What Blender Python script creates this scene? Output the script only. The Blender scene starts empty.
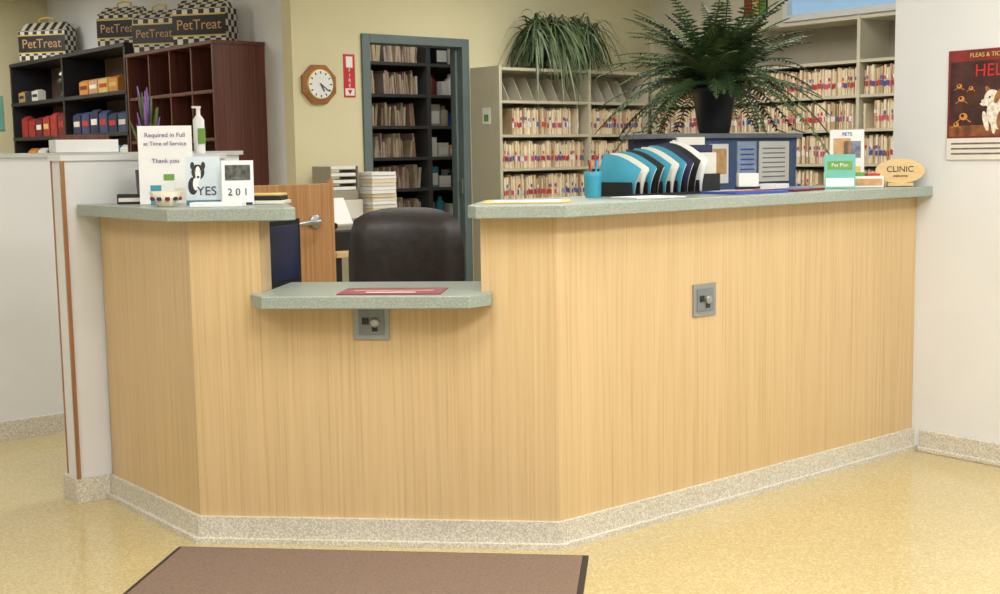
import bpy, math, random
from mathutils import Matrix, Vector
random.seed(7)
S=bpy.context.scene
S.view_settings.view_transform='Standard'
S.view_settings.look='None'
COL=bpy.context.collection

# ---------------------------------------------------------------- materials
def lin(c):
    r=[]
    for v in c:
        v/=255.0
        r.append(v/12.92 if v<=.04045 else ((v+.055)/1.055)**2.4)
    return (r[0],r[1],r[2],1)
MATS={}
def mat(name,c,rough=.6,var=.06,scale=12,metal=0,emit=0,bump=0,c2=None,stretch=(1,1,1),lo=.35,hi=.65,detail=3,spec=.5,trans=0):
    if name in MATS: return MATS[name]
    m=bpy.data.materials.new(name);m.use_nodes=True
    nt=m.node_tree;b=nt.nodes["Principled BSDF"]
    b.inputs["Roughness"].default_value=rough
    b.inputs["Metallic"].default_value=metal
    b.inputs["Specular IOR Level"].default_value=spec
    tc=nt.nodes.new("ShaderNodeTexCoord");mp=nt.nodes.new("ShaderNodeMapping")
    mp.inputs["Scale"].default_value=stretch
    nz=nt.nodes.new("ShaderNodeTexNoise");nz.inputs["Scale"].default_value=scale;nz.inputs["Detail"].default_value=detail
    rp=nt.nodes.new("ShaderNodeValToRGB")
    a=lin(c)
    if c2 is None:
        d=[max(0,x*(1-var)) for x in a[:3]]+[1]; e=[min(1,x*(1+var)) for x in a[:3]]+[1]
    else: d=lin(c2);e=a
    rp.color_ramp.elements[0].color=d;rp.color_ramp.elements[1].color=e
    rp.color_ramp.elements[0].position=lo;rp.color_ramp.elements[1].position=hi
    L=nt.links.new
    L(tc.outputs["Object"],mp.inputs[0]);L(mp.outputs[0],nz.inputs["Vector"]);L(nz.outputs["Fac"],rp.inputs[0]);L(rp.outputs[0],b.inputs["Base Color"])
    if emit:
        L(rp.outputs[0],b.inputs["Emission Color"]);b.inputs["Emission Strength"].default_value=emit
    if bump:
        bp=nt.nodes.new("ShaderNodeBump");bp.inputs["Strength"].default_value=bump;bp.inputs["Distance"].default_value=.01
        L(nz.outputs["Fac"],bp.inputs["Height"]);L(bp.outputs[0],b.inputs["Normal"])
    MATS[name]=m;return m
def speckle(name,base,specks,rough=.4,scale=130,amount=.5,blotch=(.93,1.05)):
    m=bpy.data.materials.new(name);m.use_nodes=True;nt=m.node_tree;b=nt.nodes["Principled BSDF"];L=nt.links.new
    b.inputs["Roughness"].default_value=rough
    tc=nt.nodes.new("ShaderNodeTexCoord")
    vo=nt.nodes.new("ShaderNodeTexVoronoi");vo.inputs["Scale"].default_value=scale
    L(tc.outputs["Object"],vo.inputs["Vector"])
    sp=nt.nodes.new("ShaderNodeSeparateColor");L(vo.outputs["Color"],sp.inputs[0])
    rp=nt.nodes.new("ShaderNodeValToRGB");rp.color_ramp.interpolation='CONSTANT'
    rp.color_ramp.elements[0].color=lin(base);rp.color_ramp.elements[0].position=0
    n=len(specks)
    rp.color_ramp.elements[1].position=1-amount;rp.color_ramp.elements[1].color=lin(specks[0])
    for i,s in enumerate(specks[1:],1):
        e=rp.color_ramp.elements.new(1-amount+amount*i/n);e.color=lin(s)
    L(sp.outputs[0],rp.inputs[0])
    nz=nt.nodes.new("ShaderNodeTexNoise");nz.inputs["Scale"].default_value=1.7;nz.inputs["Detail"].default_value=3
    L(tc.outputs["Object"],nz.inputs["Vector"])
    mr=nt.nodes.new("ShaderNodeMapRange");mr.inputs["To Min"].default_value=blotch[0];mr.inputs["To Max"].default_value=blotch[1];mr.inputs["From Min"].default_value=.3;mr.inputs["From Max"].default_value=.7
    L(nz.outputs["Fac"],mr.inputs[0])
    mx=nt.nodes.new("ShaderNodeVectorMath");mx.operation='SCALE'
    L(rp.outputs[0],mx.inputs[0]);L(mr.outputs[0],mx.inputs["Scale"]);L(mx.outputs[0],b.inputs["Base Color"])
    MATS[name]=m;return m
def wood(name,c1,c2,c3,rough=.4,sc=(70,70,1.6)):
    m=bpy.data.materials.new(name);m.use_nodes=True;nt=m.node_tree;b=nt.nodes["Principled BSDF"];L=nt.links.new
    b.inputs["Roughness"].default_value=rough
    tc=nt.nodes.new("ShaderNodeTexCoord")
    def nz(scale,det):
        mp=nt.nodes.new("ShaderNodeMapping");mp.inputs["Scale"].default_value=scale
        n=nt.nodes.new("ShaderNodeTexNoise");n.inputs["Scale"].default_value=1;n.inputs["Detail"].default_value=det;n.inputs["Distortion"].default_value=.3
        L(tc.outputs["Object"],mp.inputs[0]);L(mp.outputs[0],n.inputs["Vector"]);return n
    n1=nz(sc,6);n2=nz((sc[0]*.12,sc[1]*.12,sc[2]*.2),2)
    rp=nt.nodes.new("ShaderNodeValToRGB");e=rp.color_ramp.elements
    e[0].position=.30;e[0].color=lin(c3);e[1].position=.70;e[1].color=lin(c1);k=e.new(.5);k.color=lin(c2)
    L(n1.outputs["Fac"],rp.inputs[0])
    mr=nt.nodes.new("ShaderNodeMapRange");mr.inputs["From Min"].default_value=.35;mr.inputs["From Max"].default_value=.65;mr.inputs["To Min"].default_value=.97;mr.inputs["To Max"].default_value=1.025
    L(n2.outputs["Fac"],mr.inputs[0])
    mx=nt.nodes.new("ShaderNodeVectorMath");mx.operation='SCALE'
    L(rp.outputs[0],mx.inputs[0]);L(mr.outputs[0],mx.inputs["Scale"]);L(mx.outputs[0],b.inputs["Base Color"])
    MATS[name]=m;return m

OAK=wood("oak_veneer",(213,186,142),(209,180,134),(198,166,119),sc=(140,140,1.8))
OAKD=wood("oak_trim",(170,122,82),(156,108,70),(138,94,60))
DOORW=wood("gate_wood",(190,146,100),(178,132,86),(164,116,72))
BROWN=wood("cherry_laminate",(112,62,48),(98,52,40),(82,42,32),rough=.45)
LAM=speckle("laminate_green",(148,158,148),[(156,166,156),(140,150,140),(164,172,162)],rough=.35,scale=320,amount=.6)
TERR=speckle("floor_terrazzo",(194,176,128),[(199,183,137),(186,167,117),(191,172,123),(204,190,150)],rough=.16,scale=170,amount=.7,blotch=(.95,1.04))
COVE=speckle("cove_terrazzo",(206,200,185),[(220,215,202),(188,180,160),(196,189,172),(226,222,212)],rough=.5,scale=260,amount=.75)
WHITEW=mat("wall_white_paint",(222,223,224),.8,.015,4)
YELW=mat("wall_yellow_paint",(222,214,176),.8,.015,4)
CEILM=mat("ceiling_tile",(235,236,236),.9,.03,30)
FRAMEG=mat("door_frame_grey",(100,116,116),.5,.04,8)
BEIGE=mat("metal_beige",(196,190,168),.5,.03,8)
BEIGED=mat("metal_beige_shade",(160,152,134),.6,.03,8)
BLACK=mat("black_plastic",(26,26,28),.45,.15,15)
LEATHER=mat("black_leather",(44,36,34),.4,.2,25,bump=.15)
STEEL=mat("brushed_steel",(170,172,172),.35,.06,40,metal=.9)
PLATE=mat("plate_grey",(150,154,154),.4,.04,30,metal=.4)
PAPER=mat("paper_white",(238,238,236),.7,.02,8)
PAPER2=mat("paper_offwhite",(222,219,208),.75,.04,8)
CREAMS=[mat("folder_cream_%d"%i,c,.8,.06,20) for i,c in enumerate([(230,212,178),(216,196,162),(238,224,196),(186,160,126),(234,218,190)])]
TABS=[mat("tab_%d"%i,c,.6,.08,20) for i,c in enumerate([(176,50,56),(70,84,156),(134,74,136),(232,230,224),(190,60,60),(88,110,160),(200,90,110),(236,234,230)])]
TEAL=mat("teal_folder",(56,150,176),.5,.05,10)
TEAL2=mat("teal_sign",(110,185,170),.5,.05,10)
BLUEP=mat("blue_fabric",(74,92,130),.9,.1,120)
NAVY=mat("navy",(36,42,78),.6,.1,20)
RED=mat("red",(196,40,38),.5,.05,10)
DRED=mat("dark_red",(110,24,28),.5,.12,14)
ORANGE=mat("orange",(214,140,60),.5,.05,10)
YEL=mat("yellow_print",(222,196,110),.5,.08,10)
BLUE=mat("blue_print",(60,90,180),.5,.12,14)
PURP=mat("purple",(120,84,150),.6,.1,14)
GREENL=mat("green_label",(110,160,60),.5,.08,14)
PINKM=mat("magenta_paper",(140,44,64),.5,.1,10)
WOODL=mat("light_wood",(214,184,130),.5,.06,4,stretch=(8,8,60))
CLOCKW=mat("clock_wood",(160,108,64),.4,.12,6,stretch=(8,8,40))
MATB=mat("doormat_brown",(130,108,92),.95,.16,220,bump=.4)
MATE=mat("doormat_rubber",(58,46,44),.7,.1,40)
FERN=[mat("fern_%d"%i,c,.6,.12,30) for i,c in enumerate([(54,80,42),(38,60,32),(74,96,52),(92,106,60)])]
SPID=[mat("spider_%d"%i,c,.6,.12,30) for i,c in enumerate([(84,106,76),(132,146,112),(56,80,50),(106,122,76)])]
SOIL=mat("soil",(50,36,26),.95,.2,60)
POTB=mat("pot_black",(30,30,34),.35,.1,10)
POTW=mat("pot_white",(190,186,172),.5,.05,10)
EMIT=mat("light_diffuser",(255,252,246),.5,.0,2,emit=2)
SHELFB=mat("shelf_black",(34,34,40),.5,.1,10)
TAN=mat("tan",(206,160,110),.6,.15,30)

# ---------------------------------------------------------------- builder
class Bd:
    def __init__(s): s.v=[];s.f=[];s.mi=[];s.m=[];s.sm=[];s.X=Matrix.Identity(4)
    def add(s,vs,fs,m,smooth=False):
        o=len(s.v)
        for p in vs: s.v.append(s.X@Vector(p))
        if m not in s.m: s.m.append(m)
        k=s.m.index(m)
        for f in fs: s.f.append([i+o for i in f]);s.mi.append(k);s.sm.append(smooth)
        return s
    def box(s,x0,y0,z0,x1,y1,z1,m):
        vs=[(x0,y0,z0),(x1,y0,z0),(x1,y1,z0),(x0,y1,z0),(x0,y0,z1),(x1,y0,z1),(x1,y1,z1),(x0,y1,z1)]
        return s.add(vs,[(0,3,2,1),(4,5,6,7),(0,1,5,4),(1,2,6,5),(2,3,7,6),(3,0,4,7)],m)
    def prism(s,poly,z0,z1,m):
        n=len(poly)
        a=sum(poly[i][0]*poly[(i+1)%n][1]-poly[(i+1)%n][0]*poly[i][1] for i in range(n))
        if a<0: poly=poly[::-1]
        vs=[(p[0],p[1],z0) for p in poly]+[(p[0],p[1],z1) for p in poly]
        fs=[tuple(range(n))[::-1],tuple(range(n,2*n))]+[(i,(i+1)%n,n+(i+1)%n,n+i) for i in range(n)]
        return s.add(vs,fs,m)
    def lathe(s,c,prof,m,seg=24,axis='z',smooth=True,cap=True):
        vs=[];fs=[];n=len(prof)
        for r,h in prof:
            for i in range(seg):
                a=2*math.pi*i/seg
                p=(r*math.cos(a),r*math.sin(a),h)
                if axis=='y': p=(p[0],-p[2],p[1])
                if axis=='x': p=(p[2],p[0],p[1])
                vs.append((c[0]+p[0],c[1]+p[1],c[2]+p[2]))
        for j in range(n-1):
            for i in range(seg):
                a=j*seg+i;b=j*seg+(i+1)%seg
                fs.append((a,b,b+seg,a+seg))
        s.add(vs,fs,m,smooth)
        if cap:
            s.add(vs[:seg],[tuple(range(seg))[::-1]],m);s.add(vs[-seg:],[tuple(range(seg))],m)
        return s
    def tube(s,pts,rad,m,seg=8):
        vs=[];fs=[]
        for i,p in enumerate(pts):
            p=Vector(p)
            a=Vector(pts[max(0,i-1)]);b=Vector(pts[min(len(pts)-1,i+1)])
            t=(b-a).normalized()
            u=t.cross(Vector((0,0,1)))
            if u.length<1e-3:u=t.cross(Vector((1,0,0)))
            u.normalize();w=t.cross(u)
            r=rad[i] if isinstance(rad,(list,tuple)) else rad
            for k in range(seg):
                q=p+(u*math.cos(2*math.pi*k/seg)+w*math.sin(2*math.pi*k/seg))*r
                vs.append(tuple(q))
        for j in range(len(pts)-1):
            for k in range(seg):
                a=j*seg+k;b=j*seg+(k+1)%seg
                fs.append((a,b,b+seg,a+seg))
        fs.append(tuple(range(seg))[::-1]);n=(len(pts)-1)*seg;fs.append(tuple(range(n,n+seg)))
        return s.add(vs,fs,m,True)
    def finish(s,name,bevel=0,keep=False):
        xs=[p.x for p in s.v];ys=[p.y for p in s.v];zs=[p.z for p in s.v]
        o=Vector((0,0,0)) if keep else Vector(((min(xs)+max(xs))/2,(min(ys)+max(ys))/2,min(zs)))
        me=bpy.data.meshes.new(name)
        me.from_pydata([tuple(p-o) for p in s.v],[],s.f)
        for m in s.m: me.materials.append(m)
        me.polygons.foreach_set("material_index",s.mi)
        me.polygons.foreach_set("use_smooth",s.sm)
        me.update()
        ob=bpy.data.objects.new(name,me);COL.objects.link(ob);ob.location=o
        if bevel:
            b=ob.modifiers.new("bevel",'BEVEL');b.width=bevel;b.segments=2;b.limit_method='ANGLE'
        bpy.context.view_layer.update()
        return ob
def child(c,p):
    c.parent=p;c.matrix_parent_inverse=p.matrix_world.inverted()
def frame(x,y,z,rz=0,tilt=0):
    return Matrix.Translation((x,y,z))@Matrix.Rotation(rz,4,'Z')@Matrix.Rotation(-tilt,4,'X')
def text(parent,body,F,lx,ly,lz,size,m,align='CENTER',name="lettering"):
    cu=bpy.data.curves.new(name,"FONT");cu.body=body;cu.size=size;cu.align_x=align;cu.align_y='CENTER';cu.extrude=.0004
    cu.materials.append(m)
    o=bpy.data.objects.new(name,cu);COL.objects.link(o)
    M=F@Matrix.Translation((lx,ly,lz))@Matrix.Rotation(math.pi/2,4,'X')
    o.parent=parent;o.matrix_parent_inverse=parent.matrix_world.inverted();o.matrix_world=M
    return o
def offs(path,d):
    out=[]
    n=len(path)
    for i,p in enumerate(path):
        ns=[]
        for a,b in ((i-1,i),(i,i+1)):
            if a<0 or b>=n: continue
            t=Vector(path[b])-Vector(path[a]);t.normalize();ns.append(Vector((t.y,-t.x)))
        if len(ns)==1: v=ns[0]*d
        else:
            m=(ns[0]+ns[1]).normalized();v=m*(d/m.dot(ns[0]))
        out.append((p[0]+v.x,p[1]+v.y))
    return out
def strip(b,path,d0,d1,z0,z1,m):
    A=offs(path,d0);B_=offs(path,d1)
    for i in range(len(path)-1):
        b.prism([A[i],A[i+1],B_[i+1],B_[i]],z0,z1,m)

# ---------------------------------------------------------------- room shell
XR=4.608; YB=7.33; CH=2.75; XW=4.26
def wall(name,boxes,m):
    b=Bd()
    for q in boxes: b.box(*q,m)
    return b.finish(name,keep=True)
b=Bd();b.box(-2.6,-2.6,-.1,7.8,11.9,0,TERR);b.finish("floor",keep=True)
b=Bd();b.box(-2.6,-2.6,CH,7.8,11.9,CH+.1,CEILM);b.finish("ceiling",keep=True)
wall("wall_right",[(XR,-2.5,0,XR+.14,3.02,CH)],WHITEW)
wall("wall_partition",[(XR+.14,2.9,0,7.65,3.02,CH)],WHITEW)
wall("wall_front",[(-2.5,-2.6,0,XR+.14,-2.5,CH)],WHITEW)
wall("wall_left",[(-2.6,-2.6,0,-2.5,11.75,CH)],WHITEW)
wall("wall_far",[(-2.6,11.75,0,7.75,11.87,CH)],YELW)
wall("wall_back",[(XW,YB,0,4.80,YB+.12,CH),(5.73,YB,0,7.65,YB+.12,CH),(4.80,YB,2.1,5.73,YB+.12,CH)],YELW)
wall("wall_retail",[(XW,YB+.12,0,XW+.12,11.75,CH)],WHITEW)
wall("wall_storage_back",[(XW+.12,9.75,0,7.65,9.87,CH)],YELW)
wall("wall_side",[(7.65,2.9,0,7.75,11.75,2.2),(7.65,2.9,2.2,7.75,3.9,CH),(7.65,5.95,2.2,7.75,11.75,CH),(7.65,3.9,2.68,7.75,5.95,CH)],mat("wall_cream_paint",(222,218,198),.8,.015,4))
b=Bd()
b.box(7.62,3.9,2.2,7.7,5.95,2.245,PAPER);b.box(7.62,3.9,2.64,7.7,5.95,2.68,PAPER)
for y in (3.9,4.9,5.91): b.box(7.62,y,2.245,7.7,y+.04,2.64,PAPER)
b.box(7.68,3.94,2.245,7.685,5.91,2.64,mat("window_glass",(150,185,215),.05,.02,3,emit=.5))
b.finish("window_1")
b=Bd();b.box(XR-.014,-2.5,0,XR,2.86,.09,COVE);b.box(XR-.03,-2.5,0,XR-.014,2.86,.02,COVE);b.finish("baseboard_right",.004,keep=True)
b=Bd()
b.box(4.80,YB-.02,0,4.865,YB+.13,2.1,FRAMEG);b.box(5.665,YB-.02,0,5.73,YB+.13,2.1,FRAMEG);b.box(4.865,YB-.02,2.04,5.665,YB+.13,2.1,FRAMEG)
b.box(5.645,YB+.04,0,5.665,YB+.09,2.02,FRAMEG);b.box(4.865,YB+.04,0,4.885,YB+.09,2.02,FRAMEG)
b.box(5.655,YB-.004,.98,5.665,YB+.03,1.08,STEEL)
b.finish("door_frame",.003,keep=True)
b=Bd();F=frame(7.648,6.22,2.27,-math.pi/2);b.X=F
b.box(-.11,-.008,0,.11,0,.40,BLACK)
for i,(a,c,m) in enumerate([(-.1,.01,RED),(-.03,.01,YEL),(.04,.01,GREENL),(-.1,.14,YEL),(-.03,.14,BLUE),(.04,.14,RED),(-.1,.27,GREENL),(-.03,.27,RED),(.04,.27,ORANGE)]):
    b.box(a,-.010,c,a+.06,-.008,c+.12,m)
b.finish("stained_glass_panel")

# half wall with oak trimmed end (left of the desk)
PX=1.655
b=Bd()
b.box(PX,4.5,0,2.3,4.61,1.27,WHITEW)
b.box(PX-.010,4.49,.09,PX+.003,4.502,1.262,OAKD);b.box(PX-.004,4.607,.09,PX+.002,4.613,1.262,OAKD)
b.box(PX-.01,4.49,1.262,2.3,4.618,1.282,WHITEW)
b.box(PX-.018,4.486,0,1.775,4.5,.09,COVE);b.box(PX-.018,4.5,0,PX,4.62,.09,COVE)
b.finish("wall_half_post",keep=True)
b=Bd()
b.box(.3,5.76,0,3.02,5.88,1.28,WHITEW);b.box(.28,5.75,1.28,3.04,5.9,1.30,mat("grey_cap",(190,192,190),.5,.03,8))
b.box(.3,5.745,0,3.02,5.76,.09,COVE)
b.finish("wall_half_lobby",keep=True)

# ---------------------------------------------------------------- reception desk
A=(1.777,4.484);Bp=(1.777,3.754);C=(2.61,2.903);D=(XR-.002,2.903)
u=Vector((C[0]-Bp[0],C[1]-Bp[1])).normalized();nrm=Vector((u.y,-u.x))
def bc(t,o=0): return (Bp[0]+u.x*t+nrm.x*o,Bp[1]+u.y*t+nrm.y*o)
b=Bd()
strip(b,[A,Bp,bc(.234)],0,-.12,.05,1.064,OAK)
strip(b,[bc(.234),bc(.95)],0,-.12,.05,.79,OAK)
strip(b,[bc(.95),C,D],0,-.12,.05,1.064,OAK)
strip(b,[A,Bp,C,D],.013,-.12,0,.088,COVE)
strip(b,[A,Bp,C,D],.028,.013,0,.018,COVE)
strip(b,[A,Bp,C,D],-.12,-.62,.71,.745,LAM)
b.box(4.3,3.1,.0,4.33,3.5,.71,OAK)
desk=b.finish("reception_desk")
b=Bd()
oo=offs([A,Bp,C],.062)[1];oi=offs([A,Bp,C],-.34)[1]
b.prism([(A[0]-.085,4.482),(oo[0]-.018,oo[1]+.004),bc(.34,.062),bc(.365,.03),bc(.23,-.34),oi,(A[0]+.34,4.482)],1.064,1.104,LAM)
TO=offs([bc(.945),C,D],.075);TI=offs([bc(.945),C,D],-.46)
b.prism([bc(.915,.03),TO[0],TO[1],TO[2],TI[2],TI[1],TI[0],bc(.915,-.40)],1.064,1.104,LAM)
b.prism([bc(.21,.04),bc(.27,.12),bc(.925,.12),bc(.985,.04),bc(.985,.0),bc(.945,.0),bc(.945,-.33),bc(.24,-.33),bc(.24,0),bc(.21,0)],.79,.83,LAM)
top=b.finish("countertop",.003);child(top,desk)

def plate(name,F):
    b=Bd();b.X=F
    b.box(-.058,-.006,-.056,.058,0,.056,PLATE)
    b.box(-.042,-.009,-.040,.042,-.006,.040,mat("plate_inner",(126,132,134),.45,.05,30,metal=.3))
    b.lathe((.012,-.009,0),[(.015,0),(.015,.008),(.010,.010)],STEEL,16,'y')
    b.box(-.03,-.012,-.006,-.008,-.009,.016,BLACK)
    b.box(.002,-.013,-.028,.02,-.009,-.012,BLACK)
    return b.finish(name,.001)
plate("cable_outlet_plate",frame(3.295,2.902,.745,0))
p1=bc(.595,.001)
plate("cable_outlet_plate",frame(p1[0],p1[1],.733,-math.pi/4-.01))

# ---------------------------------------------------------------- floor mat
b=Bd();TL=Vector((1.688,3.738));TR=Vector((2.615,2.775));d1=(TR-TL).normalized();d2=Vector((d1.y,-d1.x))
def mp(s,t): q=TL+d1*s+d2*t; return (q.x,q.y)
Lm=(TR-TL).length
b.prism([mp(0,0),mp(Lm,0),mp(Lm,.95),mp(0,.95)],0,.006,MATE)
b.prism([mp(.018,.018),mp(Lm-.018,.018),mp(Lm-.018,.932),mp(.018,.932)],.006,.011,MATB)
b.finish("doormat",.002)

# ---------------------------------------------------------------- file shelving
def folders(b,o,dx,dy,length,z,h,depth):
    px,py=(-dy,dx)
    s=0
    run=0;rt=random.choice(TABS)
    while s<length-.012:
        if random.random()<.014: s+=random.uniform(.02,.10);continue
        w=random.choice([.008,.010,.013,.018]);hh=h*random.uniform(.82,1.0);f=random.uniform(0,.03)
        cm=random.choice(CREAMS)
        def q(a,d): return (o[0]+dx*a+px*d,o[1]+dy*a+py*d)
        P=[q(s,f),q(s+w*.88,f),q(s+w*.88,depth),q(s,depth)]
        b.prism(P,z,z+hh,cm)
        if random.random()<.4: rt=random.choice(TABS)
        for zz,pr,th in ((.26,.9,.034),(.50,.35,.022)):
            if random.random()<pr:
                k=random.uniform(-.03,.03)
                tm=rt if zz<.4 else random.choice(TABS)
                P=[q(s,f-.004),q(s+w*.88,f-.004),q(s+w*.88,f),q(s,f)]
                b.prism(P,z+h*(zz+k),z+h*(zz+k)+th,tm)
        s+=w
b=Bd()
x0,x1,yf,yb=5.75,7.28,7.0,YB-.005
boards=[.06,.415,.66,.905,1.15,1.395,1.64,1.875]
for z in boards: b.box(x0+.02,yf,z-.012,x1-.02,yb-.01,z+.008,BEIGE)
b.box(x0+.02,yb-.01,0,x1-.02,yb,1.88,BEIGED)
for x in (x0,6.63,x1-.025): b.box(x,yf-.004,0,x+.025,yb,1.893,BEIGE)
b.box(x0+.02,yf+.001,0,x1-.02,yf+.02,.045,BEIGE)
for x in [5.86+.12*i for i in range(11)]: 
    if abs(x-6.63)<.03: continue
    b.add([(x,yf+.02,1.65),(x+.004,yf+.02,1.65),(x+.004,yb-.02,1.65),(x,yb-.02,1.65),(x,yf+.12,1.82),(x+.004,yf+.12,1.82),(x+.004,yb-.02,1.82),(x,yb-.02,1.82)],[(0,3,2,1),(4,5,6,7),(0,1,5,4),(1,2,6,5),(2,3,7,6),(3,0,4,7)],BEIGE)
b.box(x0-.003,yf+.10,1.48,x0,yf+.19,1.6,PAPER);b.box(x0-.004,yf+.12,1.5,x0-.003,yf+.17,1.55,GREENL)
for z in boards[1:-2]:
    for a,c in ((5.78,6.62),(6.66,7.25)):
        folders(b,(a,yf+.02),1,0,c-a,z+.009,.2,.26)
b.finish("filing_shelf")
b=Bd();xf,xb=7.3,7.645;y0,y1=3.25,6.98
boards=[.06,.457,.689,.921,1.153,1.387,1.617,1.85,2.14]
for z in boards: b.box(xf,y0+.02,z-.012,xb-.01,y1-.02,z+.008,BEIGE)
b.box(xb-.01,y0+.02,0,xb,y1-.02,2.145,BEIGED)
for y in (y0,4.15,5.05,5.95,y1-.03): b.box(xf-.004,y,0,xb,y+.025,2.156,BEIGE)
b.box(xf+.001,y0+.03,0,xf+.02,y1-.03,.045,BEIGE)
for z in boards[1:-2]:
    for a,c in ((6.94,5.99),(5.94,5.09),(5.04,4.19),(4.14,3.3)):
        folders(b,(xf+.02,a),0,-1,a-c,z+.009,.195,.26)
b.finish("filing_shelf")
# storage room shelving seen through the doorway
b=Bd();yf,yb=8.6,9.0
bz=[.1,.42,.72,.98,1.24,1.50,1.76,2.02,2.28]
SGREY=mat("storage_shelf_grey",(86,88,90),.5,.05,8)
for z in bz: b.box(5.0,yf,z-.015,7.4,yb-.01,z+.01,SGREY)
for x in (5.0,6.28,7.40): b.box(x,yf-.004,0,x+.04,yb,2.35,SGREY)
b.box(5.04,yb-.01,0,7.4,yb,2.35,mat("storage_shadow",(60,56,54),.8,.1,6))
PINKF=[mat("bundle_%d"%i,c,.8,.1,30) for i,c in enumerate([(214,182,172),(226,206,196),(198,160,150),(232,220,208)])]
for z in bz[1:-1]:
    # leaning / upright bundles of loose records
    x=5.06
    while x<6.22:
        if random.random()<.06: x+=random.uniform(.03,.09);continue
        w=random.uniform(.008,.026);h=random.uniform(.12,.2);ln=random.uniform(-.02,.02);f=random.uniform(0,.04)
        m=random.choice(PINKF+CREAMS)
        z0=z+.011
        b.add([(x,yf+.03+f,z0),(x+w*.9,yf+.03+f,z0),(x+w*.9,yf+.3,z0),(x,yf+.3,z0),(x+ln,yf+.03+f,z0+h),(x+w*.9+ln,yf+.03+f,z0+h),(x+w*.9+ln,yf+.3,z0+h),(x+ln,yf+.3,z0+h)],[(0,3,2,1),(4,5,6,7),(0,1,5,4),(1,2,6,5),(2,3,7,6),(3,0,4,7)],m)
        x+=w
    x=6.34
    while x<7.25:
        w=random.uniform(.05,.12);h=random.uniform(.10,.21);m=random.choice([PAPER2,SHELFB,BLUE,BEIGE,PAPER,DRED,PAPER,TAN,BEIGED,TEAL])
        if random.random()<.5: b.box(x,yf+.04,z+.011,x+w,yf+.3,z+h,m);b.box(x+.008,yf+.038,z+.03,x+w-.008,yf+.04,z+h*.7,PAPER)
        else: b.lathe((x+w/2,yf+.1,z+.011),[(w*.42,0),(w*.42,h*.7),(w*.2,h*.8),(w*.2,h*.95)],m,12)
        x+=w+.015
b.finish("storage_shelf")

# ---------------------------------------------------------------- retail shelving (lobby rear left)
X0=XW-.39;X1=XW-.005
b=Bd()
b.box(X0,7.69,0,X1,7.715,2.02,BROWN)
b.box(X0,9.08,0,X1,9.105,2.02,BROWN)
b.box(X0-.01,7.68,2.02,X1,9.11,2.045,BROWN)
b.box(X1-.015,7.715,0,X1,9.08,2.02,mat("cherry_back",(92,50,40),.6,.1,4))
for z in (.1,.45,.8,1.1,1.38,1.70): b.box(X0+.005,7.715,z,X1-.015,9.08,z+.022,BROWN)
for y in (8.03,8.37,8.72): b.box(X0+.01,y,1.402,X1-.015,y+.02,2.02,BROWN)
b.finish("retail_cabinet",.002)
b=Bd()
ST=2.11
b.box(X1-.02,9.12,0,X1,11.7,ST,mat("shelf_back_brown",(126,100,82),.7,.1,4))
for y in (9.12,10.4,11.67): b.box(X0,y,0,X1-.02,y+.03,ST,SHELFB)
for z in (.1,.5,.85,1.15,1.45,1.76,ST): b.box(X0-.005,9.12,z,X1,11.7,z+.03,SHELFB)
b.finish("retail_shelf",.002)
def bag(b,y,z,w,h,m,m2):
    x=X0+.03
    b.box(x,y,z,x+.07,y+w,z+h*.86,m)
    b.add([(x,y,z+h*.86),(x+.07,y,z+h*.86),(x+.07,y+w,z+h*.86),(x,y+w,z+h*.86),(x+.032,y,z+h),(x+.038,y,z+h),(x+.038,y+w,z+h),(x+.032,y+w,z+h)],[(4,5,6,7),(0,1,5,4),(1,2,6,5),(2,3,7,6),(3,0,4,7)],m)
    b.box(x-.003,y+.02,z+h*.35,x,y+w-.02,z+h*.6,m2)
b=Bd()
BG=mat("bag_blue",(50,66,112),.5,.2,20);BR=mat("bag_red",(168,44,44),.5,.15,20)
for i in range(6): bag(b,10.5+i*.18,1.481,.15,random.uniform(.16,.2),BR if i%3 else DRED,random.choice([PAPER,YEL,BR]))
for i in range(6): bag(b,9.22+i*.185,1.481,.16,random.uniform(.15,.19),NAVY if i%2 else BG,random.choice([PAPER,PAPER2,RED]))
for i in range(4): bag(b,9.35+i*.2,1.791,.18,.12,[ORANGE,YEL,TAN,ORANGE][i],[YEL,RED,PAPER,DRED][i])
for i in range(5): bag(b,9.2+i*.2,1.181,.17,.2,[PAPER,TEAL,PAPER2,YEL,BLUE][i],DRED)
for i in range(4): bag(b,10.5+i*.24,1.181,.2,.2,[PAPER,DRED,PAPER2,ORANGE][i],NAVY)
for i in range(3): bag(b,11.1+i*.17,1.791,.15,.1,[PAPER2,SHELFB,TAN][i],NAVY)
b.finish("pet_treat_packages")
b=Bd()
b.lathe((X0+.13,10.75,1.792),[(.07,0),(.06,.02),(.02,.05),(.035,.10),(.06,.15),(.03,.18),(.02,.20)],BLACK,14);b.lathe((X0+.13,10.75,1.985),[(.01,0),(.035,.015),(.0,.05)],PAPER,10)
b.finish("black_figurine")
b=Bd()
for y,z,m in ((7.8,1.403,YEL),(8.15,1.403,PAPER),(8.5,1.403,GREENL)):
    b.lathe((X0+.13,y+.05,z),[(.04,0),(.042,.01),(.042,.13),(.015,.15),(.015,.18)],m,14)
b.finish("shampoo_bottles")

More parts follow.
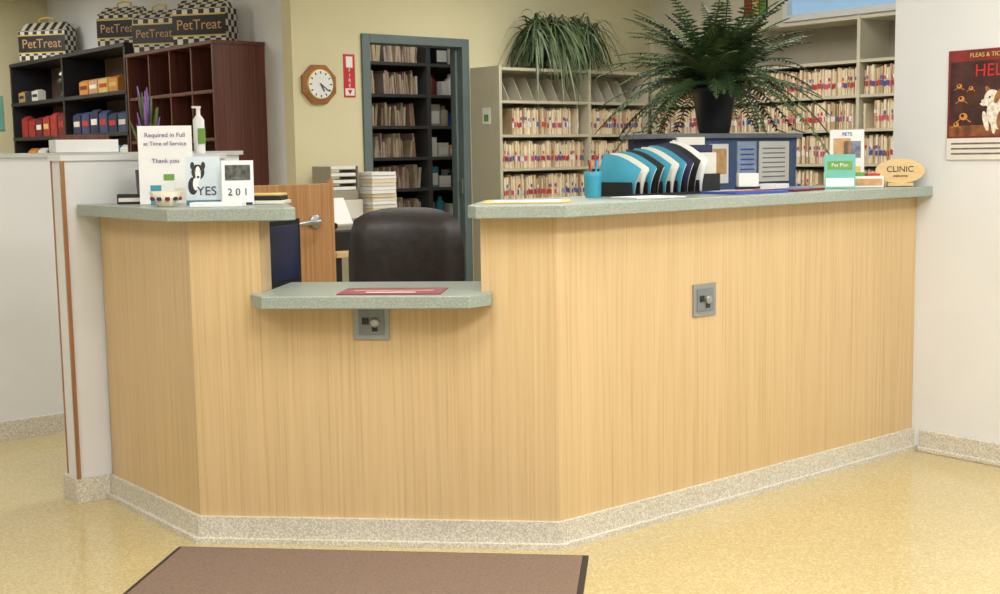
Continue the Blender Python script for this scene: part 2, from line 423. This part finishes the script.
CHK=bpy.data.materials.new("checker_print");CHK.use_nodes=True
nt=CHK.node_tree;ck=nt.nodes.new("ShaderNodeTexChecker");ck.inputs["Scale"].default_value=24;ck.inputs[1].default_value=lin((225,220,206));ck.inputs[2].default_value=lin((40,36,36))
tcx=nt.nodes.new("ShaderNodeTexCoord");mpx=nt.nodes.new("ShaderNodeMapping");mpx.inputs["Rotation"].default_value=(0,0,.95);mpx.inputs["Location"].default_value=(.003,.003,.003)
nt.links.new(tcx.outputs["Object"],mpx.inputs[0]);nt.links.new(mpx.outputs[0],ck.inputs["Vector"]);nt.links.new(ck.outputs[0],nt.nodes["Principled BSDF"].inputs["Base Color"])
def gable(x,y,z,w,h,rz):
    F=frame(x,y,z,rz);b=Bd();b.X=F
    d=.18;hb=h*.68
    b.box(-w/2,-d/2,0,w/2,d/2,hb,CHK)
    b.add([(-w/2,-d/2,hb),(w/2,-d/2,hb),(w/2,d/2,hb),(-w/2,d/2,hb),(-w/2+.03,-.006,h*.88),(w/2-.03,-.006,h*.88),(w/2-.03,.006,h*.88),(-w/2+.03,.006,h*.88)],[(4,5,6,7),(0,1,5,4),(1,2,6,5),(2,3,7,6),(3,0,4,7)],CHK)
    b.box(-w/2-.002,-d/2-.003,h*.18,w/2+.002,-d/2,h*.56,BLACK)
    b.box(-w/2-.002,-d/2-.004,h*.15,w/2+.002,-d/2,h*.18,YEL);b.box(-w/2-.002,-d/2-.004,h*.56,w/2+.002,-d/2,h*.59,YEL)
    b.tube([(-w*.16,0,h*.86),(-w*.15,0,h*.97),(0,0,h),(w*.15,0,h*.97),(w*.16,0,h*.86)],.009,YEL,6)
    o=b.finish("gable_box")
    text(o,"PetTreat",F,0,-d/2-.005,h*.37,w*.24,TAN)
gable(4.015,11.10,ST+.032,.46,.37,-.95);gable(4.03,9.46,ST+.032,.38,.34,-.95);gable(4.03,8.83,2.047,.35,.35,-.95);gable(4.03,8.10,2.047,.40,.35,-.95)
b=Bd();b.lathe((3.2,6.6,2.27),[(.12,0),(.10,.16),(.02,.18)],mat("lamp_shade",(240,236,222),.6,.02,6),24);b.tube([(3.2,6.6,2.44),(3.2,6.6,CH)],.006,BLACK,6);b.finish("pendant_lamp")
b=Bd();b.box(3.35,11.738,1.55,3.80,11.748,1.86,TEAL2);b.box(3.40,11.735,1.60,3.75,11.738,1.62,PAPER);b.box(3.40,11.735,1.7,3.75,11.738,1.72,PAPER);b.finish("teal_wall_sign")

# ---------------------------------------------------------------- clock and fire sign
b=Bd();F=frame(4.45,YB-.001,1.745)@Matrix.Scale(.9,4);b.X=F
oc=[(.155*math.cos(math.pi/8+i*math.pi/4),.155*math.sin(math.pi/8+i*math.pi/4)) for i in range(8)]
vs=[(p[0],0,p[1]) for p in oc]+[(p[0],-.025,p[1]) for p in oc]+[(p[0]*.88,-.035,p[1]*.88) for p in oc]
fs=[tuple(range(16,24))]+[(i,(i+1)%8,8+(i+1)%8,8+i) for i in range(8)]+[(8+i,8+(i+1)%8,16+(i+1)%8,16+i) for i in range(8)]
b.add(vs,fs,CLOCKW)
b.lathe((0,-.035,0),[(.118,0),(.118,.006),(.105,.008)],mat("brass",(200,160,80),.35,.05,20,metal=.7),40,'y')
b.lathe((0,-.043,0),[(.104,0),(.104,.001)],PAPER,40,'y')
for i in range(12):
    a=i*math.pi/6
    b.X=F@Matrix.Rotation(a,4,'Y');b.box(-.004,-.0465,.078,.004,-.044,.096,BLACK)
b.X=F@Matrix.Rotation(2.7,4,'Y');b.box(-.004,-.049,-.01,.004,-.047,.06,BLACK)
b.X=F@Matrix.Rotation(2.2,4,'Y');b.box(-.003,-.051,-.01,.003,-.049,.085,BLACK)
b.finish("wall_clock")
b=Bd();F=frame(4.70,YB-.001,1.665);b.X=F
b.box(-.045,-.004,0,.045,0,.29,RED);b.box(-.036,-.0055,.012,.036,-.004,.06,PAPER);b.add([(-.02,-.0075,.05),(.02,-.0075,.05),(0,-.0075,.018)],[(0,2,1)],RED);b.box(-.026,-.0055,.20,.026,-.004,.275,PAPER)
o=b.finish("fire_extinguisher_sign")
text(o,"F\nI\nR\nE",F,0,-.006,.13,.035,PAPER);

# ---------------------------------------------------------------- poster right wall
RW=frame(XR-.001,2.60,1.21,-math.pi/2)
b=Bd();b.X=RW
b.box(-.17,-.004,0,.17,0,.43,mat("poster_red",(124,40,36),.5,.25,12));b.box(-.17,-.005,0,.17,-.004,.085,PAPER2)
b.box(-.16,-.005,.105,.16,-.0042,.385,mat("poster_dark",(66,34,30),.5,.5,14))
for i in range(3): b.box(-.15,-.0055,.02+i*.02,.15,-.005,.027+i*.02,mat("poster_print",(120,100,100),.6,.3,60))
b.box(-.16,-.0052,.092,.16,-.005,.135,mat("poster_brown",(128,76,44),.5,.4,30))
def ell(cx,cz,rx,rz_,y,m,n=20,a=0):
    pts=[]
    for t in range(n):
        q=t*6.2832/n;ex=rx*math.cos(q);ez=rz_*math.sin(q)
        pts.append((cx+ex*math.cos(a)-ez*math.sin(a),y,cz+ex*math.sin(a)+ez*math.cos(a)))
    b.add(pts,[tuple(range(n))],m)
FURW=mat("print_fur_white",(226,216,200),.6,.25,60);FURB=mat("print_fur_brown",(150,96,56),.6,.35,60)
ell(.045,.175,.045,.060,-.0055,FURW,a=.3);ell(.07,.15,.03,.045,-.0056,FURB);ell(.02,.235,.034,.036,-.0057,FURW)
ell(-.012,.222,.020,.013,-.0058,FURW);ell(-.030,.226,.006,.006,-.006,BLACK);ell(.044,.245,.012,.030,-.0059,FURB,a=-.4);ell(.004,.266,.010,.022,-.0056,FURB,a=.5);ell(.010,.242,.004,.005,-.006,BLACK)
ell(-.005,.15,.011,.04,-.0058,FURW,a=.25);ell(.03,.135,.011,.035,-.0058,FURW);ell(.075,.215,.010,.045,-.0054,FURB,a=-.7)
for (x,z,r) in [(-.10,.17,.018),(-.11,.24,.014),(-.13,.14,.012),(-.07,.28,.010),(-.12,.29,.012),(.12,.26,.013),(.13,.19,.015),(.11,.30,.009)]:
    ell(x,z,r,r*.8,-.0055,ORANGE,12);ell(x-.2*r,z+.2*r,r*.4,r*.4,-.0057,BLACK,10)
    for k in (-1,1): b.add([(x,-.0056,z),(x+k*r*1.6,-.0056,z-r*1.3),(x+k*r*1.9,-.0056,z-r*1.2)],[(0,1,2)] if k>0 else [(0,2,1)],ORANGE)
o=b.finish("wall_poster")
text(o,"HELP!",RW,.03,-.007,.345,.068,RED);text(o,"FLEAS & TICKS",RW,0,-.007,.407,.024,YEL)

# ---------------------------------------------------------------- plants
def fern(name,x,y,z,potm,pr,ph,mats,n,L,leafw,leafl,elev,droop,clampf,steps=28):
    b=Bd()
    b.lathe((x,y,z),[(pr*.66,0),(pr*.70,.01),(pr*.95,ph*.82),(pr*1.08,ph*.83),(pr*1.08,ph),(pr*.94,ph),(pr*.9,ph*.9)],potm,28)
    b.lathe((x,y,z+ph*.88),[(pr*.9,0),(pr*.3,.015)],SOIL,20)
    top=z+ph*.9
    for i in range(n):
        az=random.uniform(0,2*math.pi);el=elev[0]+(elev[1]-elev[0])*random.random()**.9;l=L*random.uniform(.6,1.0)
        m=random.choice(mats);dr=droop*random.uniform(.5,1.3)*(.4+math.cos(el))
        h=Vector((math.cos(az),math.sin(az),0));sd=Vector((-h.y,h.x,0))
        p0=Vector((x,y,top))+h*random.uniform(0,pr*.5)
        pts=[]
        for k in range(steps+1):
            s=k/steps
            p=p0+h*(l*s*math.cos(el*(1-.35*s)))+Vector((0,0,l*s*math.sin(el)-dr*l*s*s))+sd*(.05*l*math.sin(s*2+i))
            pts.append(clampf(p))
        b.tube(pts[::3]+[pts[-1]],[.0028]*(len(pts[::3]))+[.001],m,4)
        for k in range(3,steps):
            s=k/steps
            t=(pts[k+1]-pts[k-1]).normalized();sv=t.cross(Vector((0,0,1)))
            if sv.length<.05: sv=sd.copy()
            sv.normalize()
            ll=leafl*(math.sin(math.pi*min(1,s*1.0)**.75)*.9+.1)*random.uniform(.8,1.1)
            for sg in (-1,1):
                d=(sv*sg*.92+t*.35+Vector((0,0,-.2+random.uniform(-.2,.15)))).normalized()
                a=pts[k];w=t*leafw*.5
                b.add([tuple(clampf(q)) for q in (a-w*.6,a+d*ll*.45-w+Vector((0,0,.002)),a+d*ll,a+d*ll*.45+w+Vector((0,0,.002)),a+w*.6)],[(0,1,2,3,4)],m)
    return b.finish(name)
def spider(name,x,y,z,pr,ph,n,L,clampf):
    b=Bd()
    b.lathe((x,y,z),[(pr*.75,0),(pr,ph*.9),(pr*1.05,ph),(pr*.9,ph),(pr*.85,ph*.9)],POTW,24)
    top=z+ph*.9
    for i in range(n):
        az=random.uniform(0,2*math.pi);el=random.uniform(.15,1.5);l=L*random.uniform(.4,1.0)
        m=random.choice(SPID);h=Vector((math.cos(az),math.sin(az),0));sd=Vector((-h.y,h.x,0))
        p0=Vector((x,y,top))+Vector((random.uniform(-1,1)*.30,random.uniform(-1,1)*.06,random.uniform(0,.18)));dr=random.uniform(.8,1.9)
        wd=random.uniform(.010,.020)
        pts=[p0+h*(l*s*math.cos(el*.8))+Vector((0,0,l*s*math.sin(el)*1.15-dr*l*s*s)) for s in [j/8 for j in range(9)]]
        vs=[];fs=[]
        for j,p in enumerate(pts):
            w=wd*(1-(j/8)**2)*.5+.0008
            vs+= [tuple(clampf(p-sd*w)),tuple(clampf(p+sd*w+Vector((0,0,w*.5))))]
        for j in range(8): fs.append((2*j,2*j+1,2*j+3,2*j+2))
        b.add(vs,fs,m)
    return b.finish(name)
def cl1(p):
    p=Vector(p);p.y=min(p.y,YB-.02)
    if p.y>6.98: p.z=max(p.z,1.9+.001*(p.x-6))
    return p
spider("spider_plant",6.47,7.12,1.895,.13,.16,1200,.40,cl1)
b=Bd()
b.box(3.88,3.60,.745,4.72,3.625,1.315,BLUEP);b.box(3.84,3.58,1.315,4.74,3.86,1.335,mat("hutch_grey",(110,116,124),.5,.05,8))
b.box(3.88,3.625,.745,3.90,3.85,1.315,NAVY);b.box(4.70,3.625,.745,4.72,3.85,1.315,NAVY);b.box(3.90,3.83,.745,4.70,3.85,1.315,NAVY)
b.box(3.98,3.594,1.14,4.08,3.60,1.28,mat("dark_binder",(60,36,34),.6,.1,10))
b.box(4.12,3.594,1.12,4.24,3.60,1.29,PAPER);b.box(4.135,3.592,1.16,4.225,3.594,1.27,TAN)
b.box(4.30,3.594,1.10,4.43,3.60,1.30,mat("paper_blue_tint",(150,168,192),.7,.1,30));b.box(4.45,3.594,1.12,4.66,3.60,1.30,PAPER2)
for i in range(7):
    b.box(4.32,3.592,1.13+.022*i,4.41,3.594,1.137+.022*i,BLUE)
    b.box(4.47,3.592,1.14+.021*i,4.63,3.594,1.145+.021*i,mat("print_grey",(110,116,140),.6,.2,60))
b.box(3.90,3.63,.0,4.70,3.84,.745,BEIGE)
b.finish("desk_hutch",.002)
def cl2(p):
    p=Vector(p)
    if 3.8<p.x<4.78 and 3.54<p.y<3.9: p.z=max(p.z,1.34)
    elif p.z<1.12: p.z=1.12
    if p.y<3.03: p.y=3.03 if p.x>4.6 else p.y
    return p
fern("potted_fern",4.29,3.72,1.337,POTB,.1,.215,FERN,150,.60,.012,.06,(.22,1.5),.6,cl2)

# ---------------------------------------------------------------- things on the right counter
CT=1.105
F=frame(3.345,3.20,CT,0);b=Bd();b.X=F
b.box(-.20,-.10,0,.20,.10,.008,BLACK)
fm=[TEAL,PAPER2,TEAL,BLACK,TEAL,PAPER2,TEAL,NAVY,BLACK,PAPER]
for i in range(10):
    x=-.19+i*.039
    b.box(x-.002,-.09,.008,x,.09,.05,BLACK)
    m=fm[i];h=.14+.005*i
    N=8
    vs=[];fs=[]
    for k in range(N+1):
        yk=-.095+.19*k/N
        hh=h*(.62+.38*math.sin(min(1,k/N*1.15)*math.pi/2))
        for j in range(N+1):
            a=j/N
            vs.append((x+.006+.035*a*a,yk,.009+a*hh))
    M_=(N+1)
    for k in range(N):
        for j in range(N): fs.append((k*M_+j,(k+1)*M_+j,(k+1)*M_+j+1,k*M_+j+1))
    b.add(vs,fs,m,True)
    b.add([(v[0]+.006,v[1]+.004,max(.009,v[2]-.006)) for v in vs],fs,PAPER,True)
b.finish("file_sorter")
b=Bd();b.X=frame(3.67,3.28,CT,-.3)
for i,(m,h) in enumerate([(PAPER2,.15),(NAVY,.18),(PAPER,.17),(PAPER2,.21),(PAPER,.2)]):
    b.box(-.06,-.06+i*.028,0,.06,-.055+i*.028+.01,h,m)
b.box(-.065,-.075,0,.065,.09,.004,BLACK);b.box(-.065,-.08,0,.065,-.074,.07,BLACK);b.box(-.065,.085,0,.065,.09,.12,BLACK)
b.finish("letter_rack",.001)
b=Bd();b.lathe((3.07,3.22,CT),[(.028,0),(.03,.07),(.032,.09),(.028,.09),(.026,.01)],TEAL,16)
for a in range(4): b.tube([(3.07,3.22,CT+.02),(3.07+.02*math.cos(a*1.7),3.22+.02*math.sin(a*1.7),CT+.13)],.003,[BLUE,BLACK,RED,TEAL][a],6)
b.finish("pencil_cup")
def flat(name,x,y,z,rz,w,d,m,m2=None,t=.003):
    b=Bd();b.X=frame(x,y,z,rz);b.box(-w/2,-d/2,0,w/2,d/2,t,m)
    if m2: b.box(-w*.4,-d*.38,t,w*.4,d*.1,t+.0006,m2);b.box(-w*.4,d*.2,t,w*.4,d*.38,t+.0006,PAPER)
    return b.finish(name)
flat("magazine",2.66,3.10,CT,-.75,.28,.21,YEL,PAPER)
flat("magazine",3.62,3.0,CT,-.1,.26,.2,BLUE,PINKM,.008)
flat("magazine",3.90,3.02,CT,.15,.24,.2,DRED,BLUE,.008)
flat("notepad",4.06,3.22,CT,.3,.14,.1,PAPER,None,.02)
flat("clipboard",3.12,3.0,CT,-.2,.2,.16,PAPER2,PAPER,.004)
b=Bd();b.X=frame(3.95,3.25,CT,-.7)
b.box(-.045,-.03,0,.045,.03,.012,BLACK)
for i in range(5): b.box(-.04,-.026+i*.011,.012,.04,-.022+i*.011,.065,[PAPER,TEAL2,PAPER,YEL,PAPER][i])
b.finish("business_card_holder",.001)
def sheet(name,x,y,z,rz,tilt,w,h,m,parts=(),texts=(),t=.004,base=None):
    F=frame(x,y,z,rz,tilt);b=Bd();b.X=F
    b.box(-w/2,-t,0,w/2,0,h,m)
    for (a,c,d,e,mm) in parts: b.box(a*w,-t-.0012,c*h,d*w,-t,e*h,mm)
    b.X=frame(x,y,z,rz);k=math.sin(tilt)*h
    b.box(-w*.3,0,0,w*.3,.03+k*.3,.004,base or m)
    b.X=F;
    o=b.finish(name)
    for (s,lx,lz,sz,mm) in texts: text(o,s,F,lx*w,-t-.0025,lz*h,sz,mm)
    return o
sheet("teal_brochure_stand",4.20,2.99,CT,-.85,.15,.12,.135,TEAL2,[(-.45,.05,.45,.3,PAPER),(-.4,.55,.4,.8,GREENL)],[("Pet Plan",0,.68,.02,PAPER)])
b=Bd();b.X=frame(4.36,2.99,CT,-.75)
b.box(-.07,-.04,0,.07,.04,.045,PAPER);b.box(-.065,-.042,.008,.065,-.04,.035,TAN);b.box(-.05,-.02,.045,.0,.03,.06,GREENL);b.box(.01,-.02,.045,.06,.03,.055,RED)
b.finish("business_card_box",.002)
sheet("flyer_holder",4.46,3.14,CT,-.8,.08,.14,.235,PAPER,[(-.4,.45,.1,.85,TAN),(-.1,.5,.4,.8,mat("flyer_grey",(120,124,140),.5,.4,30)),(-.4,.1,.4,.35,YEL)],[("PETS",0,.92,.02,BLUE)])
F=frame(4.50,2.915,CT,-.78,.12);b=Bd();b.X=F
b.box(-.05,-.02,0,.05,.02,.012,WOODL)
ov=[(.098*math.cos(i*math.pi/16),.062+.05*math.sin(i*math.pi/16)) for i in range(32)]
vs=[(p[0],-.012,p[1]) for p in ov]+[(p[0],.0,p[1]) for p in ov]
b.add(vs,[tuple(range(32))[::-1],tuple(range(32,64))]+[(i,(i+1)%32,32+(i+1)%32,32+i) for i in range(32)],WOODL)
o=b.finish("oval_wood_sign");text(o,"CLINIC",F,0,-.0135,.068,.034,BLACK);text(o,"welcome",F,0,-.0135,.042,.016,BLACK)

# ---------------------------------------------------------------- things on the left counter
sheet("appointment_sign",1.90,4.17,CT,-.5,.08,.185,.275,PAPER,[(-.30,.0,-.1,.24,TEAL),(-.05,.3,.15,.38,GREENL),(.15,.05,.4,.2,PAPER2)],[("Required in Full",0,.88,.022,PURP),("at Time of Service",0,.77,.020,PURP),("Thank you",0,.55,.022,PURP)])
o=sheet("tent_card",1.925,3.935,CT,-.5,.12,.115,.165,mat("card_blue",(206,218,224),.6,.05,12),[(-.5,0,.5,.10,mat("card_teal",(70,120,150),.6,.05,10))],[("YES",.10,.28,.042,NAVY)])
F=frame(1.925,3.935,CT,-.5,.12);b=Bd();b.X=F
def disc(b,cx,cz,rx,rz_,y,m): b.add([(cx+rx*math.cos(t*.3927),y,cz+rz_*math.sin(t*.3927)) for t in range(16)],[tuple(range(16))],m)
disc(b,-.016,.112,.022,.026,-.0056,BLACK);disc(b,-.016,.106,.009,.026,-.0058,PAPER);disc(b,-.034,.134,.007,.013,-.0057,BLACK);disc(b,.002,.134,.007,.013,-.0057,BLACK);disc(b,-.016,.095,.005,.004,-.006,BLACK);disc(b,-.024,.115,.003,.003,-.006,TAN);disc(b,-.008,.115,.003,.003,-.006,TAN)
disc(b,-.034,.065,.016,.030,-.0055,BLACK);disc(b,-.024,.072,.010,.022,-.0056,PAPER)
pp=b.finish("puppy_print");child(pp,o)
sheet("desk_calendar",2.0,3.83,CT,-.55,.15,.105,.15,PAPER,[(-.4,.55,.4,.9,mat("calendar_photo",(90,90,84),.6,.6,40)),(-.45,0,.45,.05,BLACK)],[("2 0 1",0,.28,.034,NAVY)])
b=Bd();b.lathe((1.80,3.96,CT),[(.03,0),(.034,.004),(.055,.05),(.05,.05),(.03,.01)],mat("bowl_ceramic",(226,214,190),.3,.05,20),24)
for i in range(10):
    a=i*.628;b.lathe((1.80+.045*math.cos(a),3.96+.045*math.sin(a),CT+.026),[(.007,-.006),(.009,0),(.007,.006)],DRED if i%2 else NAVY,8)
for i in range(8):
    a=i*.8;b.lathe((1.80+.022*math.cos(a),3.96+.022*math.sin(a),CT+.036),[(.004,-.008),(.012,0),(.004,.012)],[RED,YEL,TEAL,PAPER][i%4],8)
b.finish("candy_bowl")
b=Bd();b.X=frame(1.83,4.32,CT,-.5);b.box(-.045,-.03,0,.045,.03,.035,BLACK);b.box(-.04,-.032,.008,.04,-.03,.022,PAPER2);b.finish("card_holder",.002)
b=Bd();b.X=frame(2.11,3.83,CT,-.78);b.box(-.07,-.05,0,.07,.05,.012,PAPER2);b.box(-.065,-.045,.012,.06,.045,.028,BLACK);b.box(-.06,-.04,.028,.06,.04,.036,YEL);b.finish("book_stack",.002)
flat("note_tray",1.90,3.78,CT,-.7,.17,.07,PAPER,None,.014)
b=Bd();cx,cy=1.93,4.38
b.lathe((cx,cy,CT),[(.04,0),(.045,.01),(.05,.12),(.046,.12),(.04,.02)],mat("cup_dark",(70,60,80),.4,.1,10),20)
for i in range(22):
    a=random.uniform(0,6.28);r=random.uniform(.01,.06);h=random.uniform(.26,.44)
    p=[(cx+.01*math.cos(a),cy+.01*math.sin(a),CT+.05),(cx+r*.5*math.cos(a),cy+r*.5*math.sin(a),CT+h*.7),(cx+r*math.cos(a),cy+r*math.sin(a),CT+h)]
    b.tube(p,[.0015,.0015,.001],FERN[3],4)
    b.tube([p[1],tuple((Vector(p[1])+Vector(p[2]))/2),p[2]],[.003,.006,.002],PURP if i%3 else FERN[2],5)
b.finish("lavender_cup")
b=Bd();b.lathe((2.22,4.555,1.283),[(.02,0),(.022,.01),(.022,.13),(.008,.15),(.008,.175)],PAPER,16);b.box(2.195,4.55,1.283+.175,2.23,4.56,1.283+.183,PAPER);b.box(2.205,4.53,1.32,2.235,4.535,1.38,GREENL)
b.finish("lotion_bottle")
b=Bd();b.box(2.02,4.515,1.283,2.15,4.595,1.33,BROWN);b.box(2.03,4.52,1.33,2.14,4.59,1.345,GREENL);b.finish("small_box",.002)
p=bc(.665,-.03);b=Bd();b.X=frame(p[0],p[1],.831,-math.pi/4)
b.box(-.165,-.11,0,.165,.07,.002,PINKM);b.box(-.13,-.02,.002,.13,.0,.0026,TAN);b.box(-.08,-.07,.002,.08,-.055,.0026,PAPER);b.finish("counter_flyer")

# ---------------------------------------------------------------- behind the desk
cx,cy=2.945,4.245;F=frame(cx,cy,0,-.75);b=Bd();b.X=F
def pillow(b,w,h,d,z,y,m,curve=.06,n=12,topround=.35):
    vs=[];fs=[]
    for side in (0,1):
        for j in range(n+1):
            t=j/n*2-1
            for i in range(n+1):
                s=i/n*2-1
                ww=w*(1-.12*max(0,t)**3-.08*max(0,-t)**3)
                px=s*ww/2;pz=z+h/2+t*h/2*(1-topround*.35*abs(s)**3.5)
                e=(max(0,1-abs(s)**4)*max(0,1-abs(t)**4))**.5
                py=y+curve*(s*s)*-1+(d/2*e if side else -d/2*e)
                vs.append((px,py,pz))
    N=(n+1)
    for side in (0,1):
        o=side*N*N
        for j in range(n):
            for i in range(n):
                q=(o+j*N+i,o+j*N+i+1,o+(j+1)*N+i+1,o+(j+1)*N+i)
                fs.append(q if not side else q[::-1])
    b.add(vs,fs,m,True)
pillow(b,.50,.54,.13,.5,.24,LEATHER,topround=.5)
b.X=F@Matrix.Translation((0,0,.47))@Matrix.Rotation(-math.pi/2,4,'X')
pillow(b,.5,.48,.12,-.24,0,LEATHER,0)
b.X=F
b.lathe((0,0,.12),[(.03,0),(.03,.2),(.02,.2),(.02,.3)],STEEL,14)
for i in range(5):
    a=i*2*math.pi/5;q=(.28*math.cos(a),.28*math.sin(a))
    b.tube([(0,0,.12),(q[0]*.6,q[1]*.6,.1),(q[0],q[1],.07)],[.028,.022,.016],BLACK,8)
    b.lathe((q[0],q[1]-.0,.028),[(.027,-.02),(.027,.02)],BLACK,14,'y')
for sx in (-1,1):
    b.tube([(sx*.25,.18,.5),(sx*.29,.15,.6),(sx*.29,.05,.69),(sx*.29,-.15,.69),(sx*.28,-.18,.6),(sx*.24,-.12,.47)],[.016,.018,.026,.026,.018,.016],BLACK,8)
b.finish("office_chair")
F=frame(2.25,4.02,.746,.60);b=Bd();b.X=F
b.box(-.1,-.06,0,.1,.06,.012,BLACK);b.box(-.02,.0,.012,.02,.03,.1,BLACK);b.box(-.15,-.02,.05,.15,.02,.29,BLACK);b.box(-.13,-.0225,.07,.13,-.02,.27,mat("screen_dark",(30,44,78),.15,.2,6))
b.finish("computer_monitor",.004)
b=Bd();b.box(3.08,5.79,.12,3.58,5.83,1.12,DOORW);b.box(3.05,5.78,0,3.08,5.86,1.14,DOORW)
b.lathe((3.47,5.79,.92),[(.036,0),(.036,.012),(.014,.016),(.014,.05)],STEEL,20,'y');b.tube([(3.47,5.735,.92),(3.40,5.735,.918),(3.34,5.737,.912)],[.016,.013,.010],STEEL,8)
b.lathe((3.58,5.81,.0),[(.022,0),(.022,1.14)],DOORW,8)
b.finish("half_gate",.003)
# small machine table beyond the gate
b=Bd();b.box(3.70,5.95,.70,4.12,6.40,.73,WOODL)
for x in (3.72,4.08):
    for y in (5.97,6.36): b.box(x,y,0,x+.025,y+.025,.70,BLACK)
b.finish("machine_table",.002)
b=Bd();b.box(3.74,6.05,.731,4.06,6.34,.84,BLACK);b.box(3.78,6.12,.84,4.02,6.32,.87,BEIGED)
b.add([(3.80,6.24,.87),(4.0,6.24,.87),(4.0,6.34,1.02),(3.80,6.34,1.02)],[(0,1,2,3)],PAPER)
b.tube([(3.77,6.07,.87),(3.775,6.15,.885),(3.77,6.23,.87)],[.02,.013,.02],BLACK,8);b.finish("fax_machine",.004)
b=Bd();b.box(4.3,6.75,.72,4.79,7.32,.75,WOODL);b.box(4.31,6.78,0,4.34,7.3,.72,BEIGE);b.box(4.75,6.78,0,4.78,7.3,.72,BEIGE);b.box(4.34,7.28,0,4.75,7.3,.72,BEIGE);b.finish("side_desk",.002)
b=Bd();b.box(4.31,6.97,.752,4.55,7.25,.98,PAPER2);b.box(4.33,6.96,.80,4.53,6.97,.86,BEIGED);b.box(4.32,6.99,.98,4.53,7.2,1.04,BEIGED)
b.finish("printer",.01)
b=Bd()
for i in range(4):
    b.box(4.32,7.0,1.042+i*.045,4.53,7.22,1.046+i*.045,BEIGED);b.box(4.33,7.005,1.046+i*.045,4.52,7.215,1.066+i*.045,PAPER)
for x in (4.318,4.528): b.box(x,6.99,1.042,x+.004,7.22,1.2,BEIGED)
b.finish("paper_tray")
b=Bd()
for i in range(17): 
    s=random.uniform(-.01,.01);b.box(4.58+s,6.9+s,.752+i*.024,4.77+s,7.18+s,.774+i*.024,[PAPER,PAPER2,CREAMS[0],PAPER][i%4])
b.finish("paper_stack")
b=Bd();b.box(1.25,5.77,1.301,1.62,5.88,1.335,PAPER2);b.box(1.3,5.775,1.335,1.58,5.875,1.355,PAPER);b.finish("paper_bundle",.002)
b=Bd();b.box(2.1,5.78,1.301,2.4,5.87,1.36,PAPER);b.box(2.12,5.79,1.36,2.36,5.86,1.38,BROWN);b.finish("literature_box",.002)

# ---------------------------------------------------------------- lights
LS=.64
def troffer(x,y,w,d,power,rot=0):
    b=Bd();b.X=frame(x,y,CH-.012,rot)
    b.box(-w/2-.03,-d/2-.03,0,w/2+.03,d/2+.03,.0115,CEILM);b.box(-w/2,-d/2,-.004,w/2,d/2,0,EMIT)
    o=b.finish("ceiling_light")
    l=bpy.data.lights.new("troffer_lamp","AREA");l.shape='RECTANGLE';l.size=w;l.size_y=d;l.energy=power*LS;l.color=(1,.995,.98)
    q=bpy.data.objects.new("troffer_lamp",l);COL.objects.link(q);q.location=(x,y,CH-.03);q.rotation_euler=(0,0,rot)
    child(q,o)
for x,y,p in [(-.6,.6,38),(1.4,.6,78),(3.3,.4,66),(-.6,2.8,24),(1.4,2.2,44),(-.4,5.2,28),(3.6,1.6,34)]: troffer(x,y,1.2,.6,p)
for x,y,p in [(3.4,4.8,36),(5.8,4.3,36),(5.6,5.9,36)]: troffer(x,y,1.2,.6,p)
for x,y,p in [(1.6,8.6,55),(2.6,10.6,45)]: troffer(x,y,1.2,.6,p)
troffer(5.9,7.95,.6,.4,6)
w=bpy.data.worlds.new("sky_world");S.world=w;w.use_nodes=True
bg=w.node_tree.nodes["Background"];sk=w.node_tree.nodes.new("ShaderNodeTexSky");sk.sky_type='HOSEK_WILKIE'
w.node_tree.links.new(sk.outputs[0],bg.inputs[0]);bg.inputs[1].default_value=.6

# ---------------------------------------------------------------- camera
yaw,pitch,roll=.8848,.1136,-.016
fw=Vector((math.cos(yaw)*math.cos(pitch),math.sin(yaw)*math.cos(pitch),-math.sin(pitch)))
r=Vector((math.sin(yaw),-math.cos(yaw),0));up=r.cross(fw)
r2=r*math.cos(roll)+up*math.sin(roll);u2=up*math.cos(roll)-r*math.sin(roll)
M=Matrix(((r2.x,u2.x,-fw.x,0),(r2.y,u2.y,-fw.y,0),(r2.z,u2.z,-fw.z,1.26),(0,0,0,1)))
cd=bpy.data.cameras.new("camera");cd.sensor_width=36;cd.lens=1249*36/1000;cd.clip_start=.05
co=bpy.data.objects.new("camera",cd);COL.objects.link(co);co.matrix_world=M;S.camera=co
